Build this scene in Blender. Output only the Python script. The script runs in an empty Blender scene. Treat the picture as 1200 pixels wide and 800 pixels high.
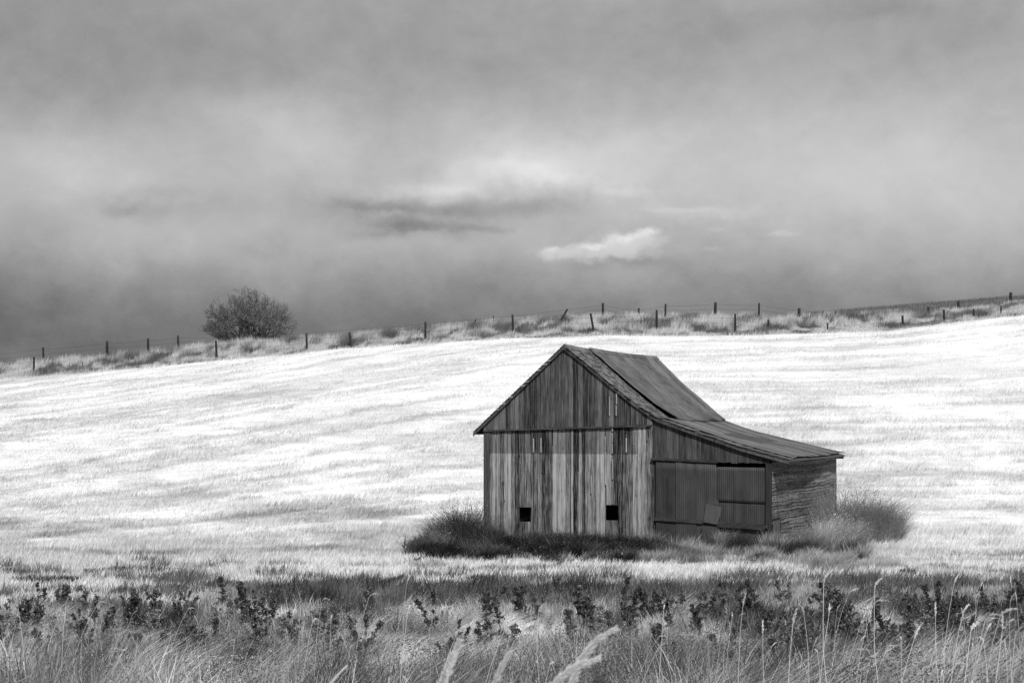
import bpy, math, random
import numpy as np
random.seed(7); rng = np.random.default_rng(11)
R = math.radians
scene = bpy.context.scene

# ------------------------------------------------------------------ camera
EYE = 4.2                                   # eye height over the barnyard (viewer stands on the road bank)
cam = bpy.data.cameras.new('camera'); camo = bpy.data.objects.new('camera', cam)
scene.collection.objects.link(camo); scene.camera = camo
cam.sensor_width = 36; cam.lens = 60; cam.shift_y = 100/1200
camo.location = (0, 0, EYE); camo.rotation_euler = (R(90), 0, 0)
cam.clip_start = .1; cam.clip_end = 3000
cam.dof.use_dof = True; cam.dof.focus_distance = 60; cam.dof.aperture_fstop = 20

# ------------------------------------------------------------------ sun + sky
SUN_EL, SUN_AZ = R(46), R(169)              # azimuth clockwise from +Y (view direction)
sd = (math.sin(SUN_AZ)*math.cos(SUN_EL), math.cos(SUN_AZ)*math.cos(SUN_EL), math.sin(SUN_EL))
sun = bpy.data.lights.new('sun', 'SUN'); suno = bpy.data.objects.new('sun', sun)
scene.collection.objects.link(suno); sun.energy = 4.0; sun.angle = R(1.0); sun.color = (1, 1, 1)
from mathutils import Vector
suno.rotation_euler = Vector(sd).to_track_quat('Z', 'Y').to_euler()
scene.view_settings.view_transform = 'Standard'; scene.view_settings.look = 'None'
scene.view_settings.exposure = 0.15; scene.view_settings.gamma = 1
scene.cycles.max_bounces = 5; scene.cycles.diffuse_bounces = 3; scene.cycles.transparent_max_bounces = 4

world = bpy.data.worlds.new('World'); scene.world = world; world.use_nodes = True
world.cycles.sampling_method = 'MANUAL'; world.cycles.sample_map_resolution = 512
nt = world.node_tree; nt.nodes.clear()
def N(tree, typ, **kw):
    n = tree.nodes.new(typ)
    for k, v in kw.items(): setattr(n, k, v)
    return n
def link(tree, a, b): tree.links.new(a, b)
def math_(tree, op, a, b=None, clamp=False):
    n = N(tree, 'ShaderNodeMath', operation=op); n.use_clamp = clamp
    for i, v in enumerate((a, b)):
        if v is None: continue
        if isinstance(v, (int, float)): n.inputs[i].default_value = v
        else: link(tree, v, n.inputs[i])
    return n.outputs[0]
def vmath(tree, op, a, b=None):
    n = N(tree, 'ShaderNodeVectorMath', operation=op)
    for i, v in enumerate((a, b)):
        if v is None: continue
        if isinstance(v, tuple): n.inputs[i].default_value = v
        else: link(tree, v, n.inputs[i])
    return n.outputs['Value'] if op in ('DOT_PRODUCT', 'LENGTH') else n.outputs[0]
tc = N(nt, 'ShaderNodeTexCoord')
sep = N(nt, 'ShaderNodeSeparateXYZ'); link(nt, tc.outputs['Generated'], sep.inputs[0])
az = math_(nt, 'ARCTAN2', sep.outputs['X'], sep.outputs['Y'])
el = math_(nt, 'ARCSINE', sep.outputs['Z'])
comb = N(nt, 'ShaderNodeCombineXYZ'); link(nt, az, comb.inputs[0]); link(nt, el, comb.inputs[1])
# two octave groups of turbulence displace the cloud shapes
def noise(tree, vec, scale, detail=4, rough=.55, dist=0, out='Fac'):
    n = N(tree, 'ShaderNodeTexNoise'); n.inputs['Scale'].default_value = scale
    n.inputs['Detail'].default_value = detail; n.inputs['Roughness'].default_value = rough
    n.inputs['Distortion'].default_value = dist
    if vec is not None: link(tree, vec, n.inputs['Vector'])
    return n.outputs[out]
stretch = vmath(nt, 'MULTIPLY', comb.outputs[0], (1, 1.25, 1))
w1 = vmath(nt, 'SUBTRACT', noise(nt, stretch, 22, 5, .6, 0, 'Color'), (.5, .5, .5))
w1 = vmath(nt, 'MULTIPLY', w1, (.075, .034, 0))
P = vmath(nt, 'ADD', comb.outputs[0], w1)
w2 = vmath(nt, 'SUBTRACT', noise(nt, comb.outputs[0], 90, 4, .6, 0, 'Color'), (.5, .5, .5))
w2 = vmath(nt, 'MULTIPLY', w2, (.016, .009, 0))
P2 = vmath(nt, 'ADD', comb.outputs[0], w2)
sepP = N(nt, 'ShaderNodeSeparateXYZ'); link(nt, P, sepP.inputs[0])
ramp = N(nt, 'ShaderNodeValToRGB'); ramp.color_ramp.interpolation = 'B_SPLINE'
relv = math_(nt, 'DIVIDE', sepP.outputs['Y'], .30, True)
link(nt, relv, ramp.inputs[0])
# (elevation in photo rows below the top) -> radiance of the overcast at that height
prof = [(500, .125), (405, .112), (370, .142), (335, .20), (300, .295), (260, .345), (215, .365), (165, .345), (110, .285), (55, .258), (0, .262), (-80, .30), (-140, .33)]
elems = ramp.color_ramp.elements
for i, (y, v) in enumerate(prof):
    pos = math.atan((500-y)/2000)/.30
    e = elems[i] if i < 2 else elems.new(pos)
    e.position = pos; e.color = (v, v, v, 1)
base = math_(nt, 'MULTIPLY', ramp.outputs[0], 1.22)
base = math_(nt, 'ADD', base, math_(nt, 'MULTIPLY', math_(nt, 'SINE', az), .09))
n1 = math_(nt, 'SUBTRACT', noise(nt, stretch, 9, 7, .6, .4), .5)
base = math_(nt, 'ADD', base, math_(nt, 'MULTIPLY', n1, .20))
n3 = math_(nt, 'SUBTRACT', noise(nt, stretch, 45, 6, .6, .3), .5)
base = math_(nt, 'ADD', base, math_(nt, 'MULTIPLY', n3, .10))
n4 = math_(nt, 'SUBTRACT', noise(nt, comb.outputs[0], 900, 1, .6), .5)
base = math_(nt, 'ADD', base, math_(nt, 'MULTIPLY', n4, .035))
def blob(px, py, rx, ry, amp, vec):
    global base
    a = math.atan((px-600)/2000); e = math.atan((500-py)/2000*math.cos(a))
    d = vmath(nt, 'SUBTRACT', vec, (a, e, 0))
    d = vmath(nt, 'MULTIPLY', d, (2000/rx, 2000/ry, 0))
    q = vmath(nt, 'DOT_PRODUCT', d, d)
    g = math_(nt, 'POWER', math.e, math_(nt, 'MULTIPLY', q, -1.0))
    base = math_(nt, 'ADD', base, math_(nt, 'MULTIPLY', g, amp*1.35))
for b in [(600, 200, 85, 26, .09), (700, 180, 150, 50, .09), (345, 160, 75, 40, .08), (560, 243, 150, 16, -.05),
          (432, 242, 60, 16, -.04), (470, 264, 70, 8, -.08), (500, 226, 90, 12, .06), (175, 238, 80, 16, -.07),
          (110, 195, 90, 50, .05), (50, 105, 90, 60, -.045), (1000, 190, 170, 80, .05), (1030, 12, 70, 16, -.055),
          (870, 35, 60, 18, -.03), (815, 245, 90, 10, .05), (300, 60, 160, 40, -.02), (230, 280, 150, 30, .03)]:
    blob(*b, P)
def cloud(blobs, amp, vec, scale, rough_amt, lo, hi, seedv=(0, 0, 0)):
    '''a cloud with a billowed outline: overlapping lobes cut by turbulence'''
    global base
    tot = None
    for px, py, rx, ry in blobs:
        a = math.atan((px-600)/2000); e = math.atan((500-py)/2000*math.cos(a))
        d = vmath(nt, 'MULTIPLY', vmath(nt, 'SUBTRACT', vec, (a, e, 0)), (2000/rx, 2000/ry, 0))
        g = math_(nt, 'POWER', math.e, math_(nt, 'MULTIPLY', vmath(nt, 'DOT_PRODUCT', d, d), -1.0))
        tot = g if tot is None else math_(nt, 'ADD', tot, g)
    q = noise(nt, vmath(nt, 'ADD', vmath(nt, 'MULTIPLY', comb.outputs[0], (1, 1.5, 1)), seedv), scale, 6, .6)
    tot = math_(nt, 'ADD', tot, math_(nt, 'MULTIPLY', math_(nt, 'SUBTRACT', q, .5), rough_amt))
    mr = N(nt, 'ShaderNodeMapRange', interpolation_type='SMOOTHSTEP'); link(nt, tot, mr.inputs[0]); mr.inputs[1].default_value = lo; mr.inputs[2].default_value = hi
    base = math_(nt, 'ADD', base, math_(nt, 'MULTIPLY', mr.outputs[0], amp))
cloud([(762, 277, 24, 10), (735, 285, 30, 11), (695, 293, 32, 11), (648, 298, 22, 9), (715, 297, 50, 9)], .17, P2, 110, 1.4, .15, 1.45)
cloud([(757, 272, 20, 6), (728, 280, 22, 6), (690, 289, 20, 6), (645, 293, 14, 5)], .17, P2, 130, 1.1, .2, 1.35, (3, 1, 0))
cloud([(842, 268, 14, 5), (915, 274, 30, 4), (835, 290, 18, 4), (800, 245, 60, 4)], .07, P2, 110, .9, .2, 1.4, (5, 1, 0))
cloud([(430, 240, 55, 12), (520, 247, 80, 12), (620, 243, 70, 14), (470, 264, 50, 7), (560, 268, 60, 6)], -.10, P2, 70, 1.4, .1, 1.5, (1, 7, 0))
cloud([(600, 196, 60, 14), (660, 212, 50, 10), (520, 222, 70, 9), (740, 225, 40, 8), (450, 250, 40, 5)], .11, P2, 70, 1.4, .1, 1.6, (2, 4, 0))
cloud([(190, 225, 70, 12), (140, 250, 30, 8)], -.05, P2, 50, 1.0, .2, 1.2, (8, 4, 0))
blob(735, 305, 60, 8, -.05, P2)
base = math_(nt, 'MAXIMUM', base, .05)
sky = N(nt, 'ShaderNodeTexSky', sky_type='NISHITA'); sky.sun_disc = False
sky.sun_elevation = SUN_EL; sky.sun_rotation = SUN_AZ
bw = N(nt, 'ShaderNodeRGBToBW'); link(nt, sky.outputs[0], bw.inputs[0])
skyv = math_(nt, 'MULTIPLY', bw.outputs[0], .08)
mixv = math_(nt, 'ADD', math_(nt, 'MULTIPLY', skyv, .04), math_(nt, 'MULTIPLY', base, .97))
bg = N(nt, 'ShaderNodeBackground'); link(nt, mixv, bg.inputs['Color']); bg.inputs['Strength'].default_value = 1
wo = N(nt, 'ShaderNodeOutputWorld'); link(nt, bg.outputs[0], wo.inputs['Surface'])

# ------------------------------------------------------------------ helpers
C = scene.collection
def tag(o, label=None, cat=None, group=None, kind=None):
    if label: o['label'] = label
    if cat: o['category'] = cat
    if group: o['group'] = group
    if kind: o['kind'] = kind
    return o
def empty(name, loc=(0, 0, 0), rz=0):
    o = bpy.data.objects.new(name, None); C.objects.link(o); o.location = loc; o.rotation_euler = (0, 0, rz); return o
class MB:
    def __init__(s): s.v = []; s.f = []
    def box(s, x0, x1, y0, y1, z0, z1): s.board(x0, x1, z0, z0, z1, z1, y0, y1)
    def board(s, x0, x1, zb0, zb1, zt0, zt1, y0, y1):          # box whose top and bottom may slant
        n = len(s.v)
        s.v += [(x0, y0, zb0), (x1, y0, zb1), (x1, y1, zb1), (x0, y1, zb0), (x0, y0, zt0), (x1, y0, zt1), (x1, y1, zt1), (x0, y1, zt0)]
        s.f += [tuple(n+i for i in q) for q in ((0, 1, 5, 4), (1, 2, 6, 5), (2, 3, 7, 6), (3, 0, 4, 7), (4, 5, 6, 7), (3, 2, 1, 0))]
    def hexa(s, p):                                            # eight corner points, lower four then upper four
        n = len(s.v); s.v += [tuple(q) for q in p]
        s.f += [tuple(n+i for i in q) for q in ((0, 1, 5, 4), (1, 2, 6, 5), (2, 3, 7, 6), (3, 0, 4, 7), (4, 5, 6, 7), (3, 2, 1, 0))]
    def prism(s, poly, y0, y1):                                # polygon in (x,z), extruded along y
        n = len(s.v); k = len(poly)
        s.v += [(x, y0, z) for x, z in poly]+[(x, y1, z) for x, z in poly]
        s.f.append(tuple(range(n, n+k))); s.f.append(tuple(range(n+2*k-1, n+k-1, -1)))
        for i in range(k): j = (i+1) % k; s.f.append((n+i, n+k+i, n+k+j, n+j))
    def tube(s, pts, rads, sides=5):
        n = len(s.v); pts = [Vector(p) for p in pts]
        for i, p in enumerate(pts):
            d = (pts[min(i+1, len(pts)-1)]-pts[max(i-1, 0)]).normalized()
            a = d.cross(Vector((.31, .95, .1))).normalized(); b = d.cross(a)
            for k in range(sides):
                q = 2*math.pi*k/sides
                s.v.append(tuple(p+rads[i]*(math.cos(q)*a+math.sin(q)*b)))
        for i in range(len(pts)-1):
            for k in range(sides):
                k2 = (k+1) % sides
                s.f.append((n+i*sides+k, n+i*sides+k2, n+(i+1)*sides+k2, n+(i+1)*sides+k))
        s.f.append(tuple(n+k for k in range(sides))[::-1]); m = n+(len(pts)-1)*sides; s.f.append(tuple(m+k for k in range(sides)))
    def quad(s, c, a, b):                                      # small leaf
        n = len(s.v); c = Vector(c)
        s.v += [tuple(c-a), tuple(c-b), tuple(c+a), tuple(c+b)]; s.f.append((n, n+1, n+2, n+3))
    def build(s, name, m, parent=None, smooth=False):
        me = bpy.data.meshes.new(name); me.from_pydata(s.v, [], s.f); me.materials.append(m)
        if smooth: me.polygons.foreach_set('use_smooth', [True]*len(me.polygons))
        o = bpy.data.objects.new(name, me); C.objects.link(o)
        if parent: o.parent = parent
        return o
def np_mesh(name, V, F, m, tone=None, parent=None, smooth=False):
    me = bpy.data.meshes.new(name); k = F.shape[1]
    me.vertices.add(len(V)); me.vertices.foreach_set('co', V.astype(np.float32).ravel())
    me.loops.add(F.size); me.loops.foreach_set('vertex_index', F.astype(np.int32).ravel())
    me.polygons.add(len(F)); me.polygons.foreach_set('loop_start', np.arange(len(F), dtype=np.int32)*k)
    me.polygons.foreach_set('use_smooth', np.full(len(F), smooth))
    if tone is not None:
        at = me.attributes.new('tone', 'FLOAT', 'POINT'); at.data.foreach_set('value', tone.astype(np.float32))
    me.update(calc_edges=True); me.materials.append(m)
    o = bpy.data.objects.new(name, me); C.objects.link(o)
    if parent: o.parent = parent
    return o
def copy_tree(o, parent=None):
    c = o.copy(); C.objects.link(c); c.parent = parent
    for ch in list(o.children): copy_tree(ch, c)
    return c
# value noise
_lat = rng.random((256, 256))
def vn(x, y):
    xi = np.floor(x).astype(int); yi = np.floor(y).astype(int); fx = x-xi; fy = y-yi
    fx = fx*fx*(3-2*fx); fy = fy*fy*(3-2*fy); g = lambda a, b: _lat[a & 255, b & 255]
    return (g(xi, yi)*(1-fx)+g(xi+1, yi)*fx)*(1-fy)+(g(xi, yi+1)*(1-fx)+g(xi+1, yi+1)*fx)*fy
def fbm(x, y, o=4):
    s = 0; a = 1; t = 0
    for i in range(o): s = s+a*vn(x*2**i+17.3*i, y*2**i+9.1*i); t += a; a *= .5
    return s/t
def sstep(a, b, x): t = np.clip((x-a)/(b-a), 0, 1); return t*t*(3-2*t)

# ------------------------------------------------------------------ materials (all neutral: a black and white photograph)
def mat(name):
    m = bpy.data.materials.new(name); m.use_nodes = True; t = m.node_tree; t.nodes.clear()
    return m, t
def ramp_(t, fac, stops):
    r = N(t, 'ShaderNodeValToRGB'); e = r.color_ramp.elements
    for i, (p, v) in enumerate(stops):
        q = e[i] if i < 2 else e.new(p)
        q.position = p; q.color = (v, v, v, 1)
    link(t, fac, r.inputs[0]); return r.outputs[0]
def finish(t, col, rough=.85, metal=0, bump=None, bstr=.4, bdist=.02, spec=.2):
    b = N(t, 'ShaderNodeBsdfPrincipled'); o = N(t, 'ShaderNodeOutputMaterial')
    if isinstance(col, (int, float)): b.inputs['Base Color'].default_value = (col, col, col, 1)
    else: link(t, col, b.inputs['Base Color'])
    if isinstance(rough, (int, float)): b.inputs['Roughness'].default_value = rough
    else: link(t, rough, b.inputs['Roughness'])
    b.inputs['Metallic'].default_value = metal; b.inputs['Specular IOR Level'].default_value = spec
    if bump is not None:
        n = N(t, 'ShaderNodeBump'); n.inputs['Strength'].default_value = bstr; n.inputs['Distance'].default_value = bdist
        link(t, bump, n.inputs['Height']); link(t, n.outputs[0], b.inputs['Normal'])
    link(t, b.outputs[0], o.inputs[0])
def grass_mat(name, trans=.35, gain=1.0):
    m, t = mat(name); a = N(t, 'ShaderNodeAttribute', attribute_name='tone')
    v = math_(t, 'MULTIPLY', a.outputs['Fac'], gain)
    d = N(t, 'ShaderNodeBsdfDiffuse'); tr = N(t, 'ShaderNodeBsdfTranslucent'); mx = N(t, 'ShaderNodeMixShader'); o = N(t, 'ShaderNodeOutputMaterial')
    link(t, v, d.inputs['Color']); link(t, v, tr.inputs['Color']); mx.inputs[0].default_value = trans
    link(t, d.outputs[0], mx.inputs[1]); link(t, tr.outputs[0], mx.inputs[2]); link(t, mx.outputs[0], o.inputs[0]); return m
def leaf_mat(name, v, trans=.3, var=.5):
    m, t = mat(name); g = N(t, 'ShaderNodeNewGeometry')
    rr = math_(t, 'ADD', math_(t, 'MULTIPLY', g.outputs['Random Per Island'], 2*var*v), v*(1-var))
    d = N(t, 'ShaderNodeBsdfDiffuse'); tr = N(t, 'ShaderNodeBsdfTranslucent'); mx = N(t, 'ShaderNodeMixShader'); o = N(t, 'ShaderNodeOutputMaterial')
    link(t, rr, d.inputs['Color']); link(t, rr, tr.inputs['Color']); mx.inputs[0].default_value = trans
    link(t, d.outputs[0], mx.inputs[1]); link(t, tr.outputs[0], mx.inputs[2]); link(t, mx.outputs[0], o.inputs[0]); return m
def wood_mat(name, dark, light, axis='z', dark_band=None, contrast=.5):
    m, t = mat(name); g = N(t, 'ShaderNodeNewGeometry'); c = N(t, 'ShaderNodeTexCoord')
    P = c.outputs['Object']; sc = {'z': (1, 1, .06), 'y': (1, .06, 1), 'x': (.06, 1, 1)}[axis]
    isl = g.outputs['Random Per Island']
    off = N(t, 'ShaderNodeCombineXYZ'); link(t, math_(t, 'MULTIPLY', isl, 37), off.inputs[0]); link(t, math_(t, 'MULTIPLY', isl, 53), off.inputs[2])
    Q = vmath(t, 'ADD', vmath(t, 'MULTIPLY', P, sc), off.outputs[0])
    grain = noise(t, Q, 28, 5, .65, .3)
    broad = noise(t, Q, 5, 3, .6, .5)
    blot = noise(t, P, 2.2, 5, .65)
    f = math_(t, 'ADD', math_(t, 'MULTIPLY', math_(t, 'SUBTRACT', isl, .5), contrast), .5)
    thin = noise(t, vmath(t, 'MULTIPLY', Q, (1, 1, .35)), 75, 3, .6)
    f = math_(t, 'ADD', f, math_(t, 'MULTIPLY', math_(t, 'SUBTRACT', thin, .5), 1.8))
    kn = N(t, 'ShaderNodeTexVoronoi'); kn.inputs['Scale'].default_value = 3.2; link(t, vmath(t, 'MULTIPLY', P, {'z': (1, 1, .55), 'y': (1, .55, 1), 'x': (.55, 1, 1)}[axis]), kn.inputs['Vector'])
    knot = math_(t, 'LESS_THAN', kn.outputs['Distance'], .085)
    f = math_(t, 'SUBTRACT', f, math_(t, 'MULTIPLY', knot, .28))
    f = math_(t, 'ADD', f, math_(t, 'MULTIPLY', math_(t, 'SUBTRACT', grain, .5), 1.1))
    f = math_(t, 'ADD', f, math_(t, 'MULTIPLY', math_(t, 'SUBTRACT', broad, .5), .8))
    f = math_(t, 'ADD', f, math_(t, 'MULTIPLY', math_(t, 'SUBTRACT', blot, .5), .4))
    col = ramp_(t, f, [(.12, dark), (.45, dark+(light-dark)*.35), (.68, dark+(light-dark)*.62), (.92, light)])
    if dark_band:                                      # darker upper band with a straight edge across the boards
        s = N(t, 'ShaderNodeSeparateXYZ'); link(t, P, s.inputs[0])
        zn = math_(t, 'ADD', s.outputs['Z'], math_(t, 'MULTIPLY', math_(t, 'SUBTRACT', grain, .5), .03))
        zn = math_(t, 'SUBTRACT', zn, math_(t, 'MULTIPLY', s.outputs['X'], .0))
        inz = math_(t, 'GREATER_THAN', zn, dark_band[0]); inx = math_(t, 'LESS_THAN', s.outputs['X'], dark_band[1])
        k = math_(t, 'SUBTRACT', 1, math_(t, 'MULTIPLY', math_(t, 'MULTIPLY', inz, inx), dark_band[2]))
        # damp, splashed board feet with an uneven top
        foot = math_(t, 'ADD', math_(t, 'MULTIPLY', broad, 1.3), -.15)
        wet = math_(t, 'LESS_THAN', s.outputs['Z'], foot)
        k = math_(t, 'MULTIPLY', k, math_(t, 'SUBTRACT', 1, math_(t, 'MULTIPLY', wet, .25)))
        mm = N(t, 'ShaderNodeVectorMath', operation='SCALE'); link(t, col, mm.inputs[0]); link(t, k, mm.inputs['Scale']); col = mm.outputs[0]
    finish(t, col, .9, 0, grain, .5, .01, .1); return m
def metal_mat(name, dark, light, streak=(1, .12, 1), rough=.6, per=.35):
    m, t = mat(name); c = N(t, 'ShaderNodeTexCoord'); P = c.outputs['Object']; g = N(t, 'ShaderNodeNewGeometry')
    a = noise(t, vmath(t, 'MULTIPLY', P, streak), 5, 6, .65, .2); b = noise(t, P, .8, 4, .6)
    fine = noise(t, P, 40, 3, .6)
    f = math_(t, 'ADD', math_(t, 'MULTIPLY', a, .7), math_(t, 'MULTIPLY', b, .5))
    f = math_(t, 'ADD', f, math_(t, 'MULTIPLY', math_(t, 'SUBTRACT', g.outputs['Random Per Island'], .5), per))
    f = math_(t, 'ADD', f, math_(t, 'MULTIPLY', math_(t, 'SUBTRACT', fine, .5), .25))
    col = ramp_(t, f, [(.35, dark), (.6, (dark+light)*.5), (.85, light)])
    finish(t, col, rough, .25, fine, .25, .01, .3); return m
M = {}
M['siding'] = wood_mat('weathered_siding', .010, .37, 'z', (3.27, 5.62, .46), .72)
M['gable'] = wood_mat('weathered_gable', .014, .15, 'z', None, .6)
M['header'] = wood_mat('dark_boards', .018, .10, 'z', None, .4)
M['plain'] = wood_mat('barn_boards', .03, .16, 'z', None, .4)
M['lap'] = wood_mat('lap_boards', .03, .22, 'y', None, .4)
M['railx'] = wood_mat('rail_wood', .02, .06, 'x', None, .3)
M['pale'] = wood_mat('pale_slivers', .14, .42, 'z', None, .3)  # pale tone shared by the siding strips and the rake gap chips
M['post'] = wood_mat('post_wood', .015, .05, 'z', None, .3)
M['shingle'] = wood_mat('old_shingles', .03, .24, 'x', None, .7)
M['roof'] = metal_mat('rusted_roof', .022, .20, (.45, 1.1, 1), per=.2)
M['leanroof'] = metal_mat('rusted_lean_roof', .05, .19, (.25, 1.2, 1))
M['door'] = metal_mat('door_metal', .018, .075, (1, 1, .12), .7, .2)
M['scrap'] = metal_mat('scrap_metal', .045, .10, (1, 1, .3), .7, .2)
M['wire'], t_ = mat('wire'); finish(t_, .05, .6, .5)
M['grass'] = grass_mat('dry_grass', .35)
M['stubble'] = grass_mat('stubble', .25)
M['near_grass'] = grass_mat('near_grass', .35, 1.28)
M['dark_leaf'] = leaf_mat('dark_leaf', .078, .25, .6)
M['dock_leaf'] = leaf_mat('dock_leaf', .12, .3, .8)
M['mid_leaf'] = leaf_mat('mid_leaf', .10, .3, .6)
M['soft_leaf'] = leaf_mat('soft_leaf', .19, .35, .5)
M['pale_leaf'] = leaf_mat('pale_leaf', .36, .4, .5)
M['flower'] = leaf_mat('pale_flower', .6, .3, .3)
M['straw'] = leaf_mat('straw', .68, .35, .35)
M['head'] = leaf_mat('fuzzy_head', .75, .4, .12)
M['stem'] = leaf_mat('stem', .16, .2, .4)
M['tree_leaf'] = leaf_mat('tree_leaf', .20, .35, .5)
M['twig'] = leaf_mat('twig', .17, .1, .7)
M['bark'] = wood_mat('bark', .04, .16, 'z', None, .3)

# ------------------------------------------------------------------ terrain
EDGE = [(-1500, 560), (-600, 505), (0, 444), (150, 433), (300, 419), (400, 409), (500, 402), (600, 396), (700, 393), (850, 393), (960, 391), (1040, 387), (1120, 378), (1200, 369), (1400, 352), (2600, 330)]
CREST = [(-1500, 545), (-600, 490), (0, 437), (125, 427), (250, 414), (300, 409), (400, 405), (500, 393), (600, 385), (700, 379), (850, 379), (1000, 378), (1100, 370), (1200, 358), (1400, 345), (2600, 320)]
HILL = [(-1500, 600), (0, 470), (500, 420), (850, 385), (925, 373), (1000, 367), (1100, 359), (1200, 351), (1400, 336), (2600, 300)]
def curve(tab, px): a = np.array(tab, float); return np.interp(px, a[:, 0], a[:, 1])
def terrain(X, D):
    X = np.asarray(X, float); D = np.asarray(D, float)
    hz = lambda tab, d: EYE+(500-curve(tab, X/d*2000+600))/2000*d
    ze, zc, zh = hz(EDGE, 126), hz(CREST, 141), hz(HILL, 225)
    t = np.clip((D-60)/66, 0, 1.2); s = np.where(t < .35, t*t/.7, t-.175)/.825
    z = ze*s
    t2 = sstep(124, 141, D); z = np.where(D > 126, ze+(zc-ze)*np.clip((D-126)/15, 0, 1), z)
    z = np.where(D > 141, zc+(np.minimum(zh, 60)-zc)*sstep(141, 225, D), z)
    z = np.where(D > 225, zh*(1-sstep(225, 700, D)), z)
    bank = 2.6*np.clip(1-(np.maximum(D, 1)-1)/27, 0, 1)
    bank = np.where(D > 20, 2.6*np.exp(-((D-8)/13)**2)*.8*(1-sstep(20, 32, D))+bank*(1-sstep(20, 32, D))*.2, bank)
    z = np.where(D < 60, bank, z)
    z = z+(fbm(X*.25, D*.25, 3)-.5)*.28*sstep(22, 34, D)*(1-.6*sstep(100, 126, D))
    z = z+(fbm(X*1.6+50, D*1.6, 2)-.5)*.10*sstep(25, 34, D)
    return z
def rows(X, D):
    """how strongly a harvest row or bare line shows at a field point (0..1)"""
    h = np.where(X < 2, -2.6*np.log1p(np.exp(-(X-2)/6))*6*.42, .10*(X-2))
    g = D-h*.9-4*fbm(X*.03+5, D*.02, 2)
    a = fbm(X*.05+g*.02, g*.55, 3); b = fbm(X*.13+40, g*1.4, 3)
    w = (g+1.3*fbm(X*.08, D*.08+3, 2))/5.2; ln = np.exp(-(((w-np.floor(w))-.5)/.07)**2)*sstep(.52, .66, fbm(X*.11+31, D*.11+7, 3))
    return .6*a+.4*b+.16*ln
def tone(X, D):
    px = X/np.maximum(D, 1)*2000+600
    r = rows(X, D); p = fbm(X*.18+3, D*.18+8, 4); f = fbm(X*.9, D*.9+3, 3)
    lines = sstep(.47, .66, r)
    low = 1-sstep(62, 92, D)
    up = sstep(75, 112, D)
    s2 = fbm(X*.25+9, D*3.2, 3); field = .655+.0*up-lines*(.17-.03*up)-(s2-.5)*.26-(p-.5)*(.34-.14*up)-(f-.5)*(.30-.18*up)
    field = field-.10*low*sstep(.60, .75, p)
    strip = .38+(fbm(X*.35, D*.35, 3)-.5)*.6
    far = .15+(f-.5)*.12
    # yard in front of the barn
    k = fbm(X*.45+11, D*.9+2, 4)
    thr = .60-.09*sstep(500, 900, px)*(D > 44)-.06*(D < 44); yard = .62-.46*sstep(thr-.03, thr+.07, k)
    bright = np.exp(-((D-52)/1.9)**2)*sstep(250, 480, px)
    yard = np.clip(yard+bright*.35, .1, .7)
    band = sstep(38, 39.5, D)*(1-sstep(44.0, 46.0, D))*sstep(170, 330, px)*(1-sstep(830, 960, px)*.5)
    yard = yard*(1-band)+(.14+(fbm(X*.9+5, D*1.6, 4)-.5)*.55+(f-.5)*.12)*band
    nearg = .185+(fbm(X*.55, D*.4+4, 4)-.5)*1.15
    pale = np.exp(-((D-35)/3.5)**2)*np.exp(-((px-500)/170)**2)
    nearg = np.clip(nearg+.30*pale, .06, .65)
    z = np.where(D > 58, field, yard); q = sstep(53.5, 58, D)
    z = np.where((D > 50) & (D < 60), yard*(1-q)+field*q, z)
    z = np.where(D < 38.5, nearg, z)
    z = np.where(D > 126, strip, z); z = np.where(D > 146, far, z)
    return np.clip(z, .035, .92)
xs = np.concatenate([[-900, -600, -400, -250, -150, -100, -80], np.arange(-66, 66, .45), [66, 80, 100, 150, 250, 400, 600, 900]])
ds = np.concatenate([[-200, -80, -30, -8], np.arange(0, 28, 1.0), np.arange(28, 70, .35), np.arange(70, 142, .45), np.arange(142, 240, 3), [260, 300, 380, 480, 600, 720, 1000, 1500]])
GX, GD = np.meshgrid(xs, ds); GZ = terrain(GX, GD)
V = np.stack([GX.ravel(), GD.ravel(), GZ.ravel()], 1); nx = len(xs); idx = np.arange(len(V)).reshape(len(ds), nx)
F = np.stack([idx[:-1, :-1], idx[:-1, 1:], idx[1:, 1:], idx[1:, :-1]], -1).reshape(-1, 4)
m, t = mat('ground'); a = N(t, 'ShaderNodeAttribute', attribute_name='tone'); c = N(t, 'ShaderNodeTexCoord'); P_ = c.outputs['Object']
nf = noise(t, vmath(t, 'MULTIPLY', P_, (1, 1, 2)), 5, 6, .7); nb = noise(t, vmath(t, 'MULTIPLY', P_, (.5, 2.5, 2)), 1.2, 5, .65)
v = math_(t, 'ADD', a.outputs['Fac'], math_(t, 'MULTIPLY', math_(t, 'SUBTRACT', nf, .5), math_(t, 'MULTIPLY', a.outputs['Fac'], .55)))
v = math_(t, 'ADD', v, math_(t, 'MULTIPLY', math_(t, 'SUBTRACT', nb, .52), .22), True)
v = math_(t, 'MAXIMUM', v, .03)
finish(t, v, .95, 0, nf, .6, .06, .0)
M['ground'] = m
tag(np_mesh('ground', V, F, m, tone(V[:, 0], V[:, 1]), smooth=True), kind='structure')

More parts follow.
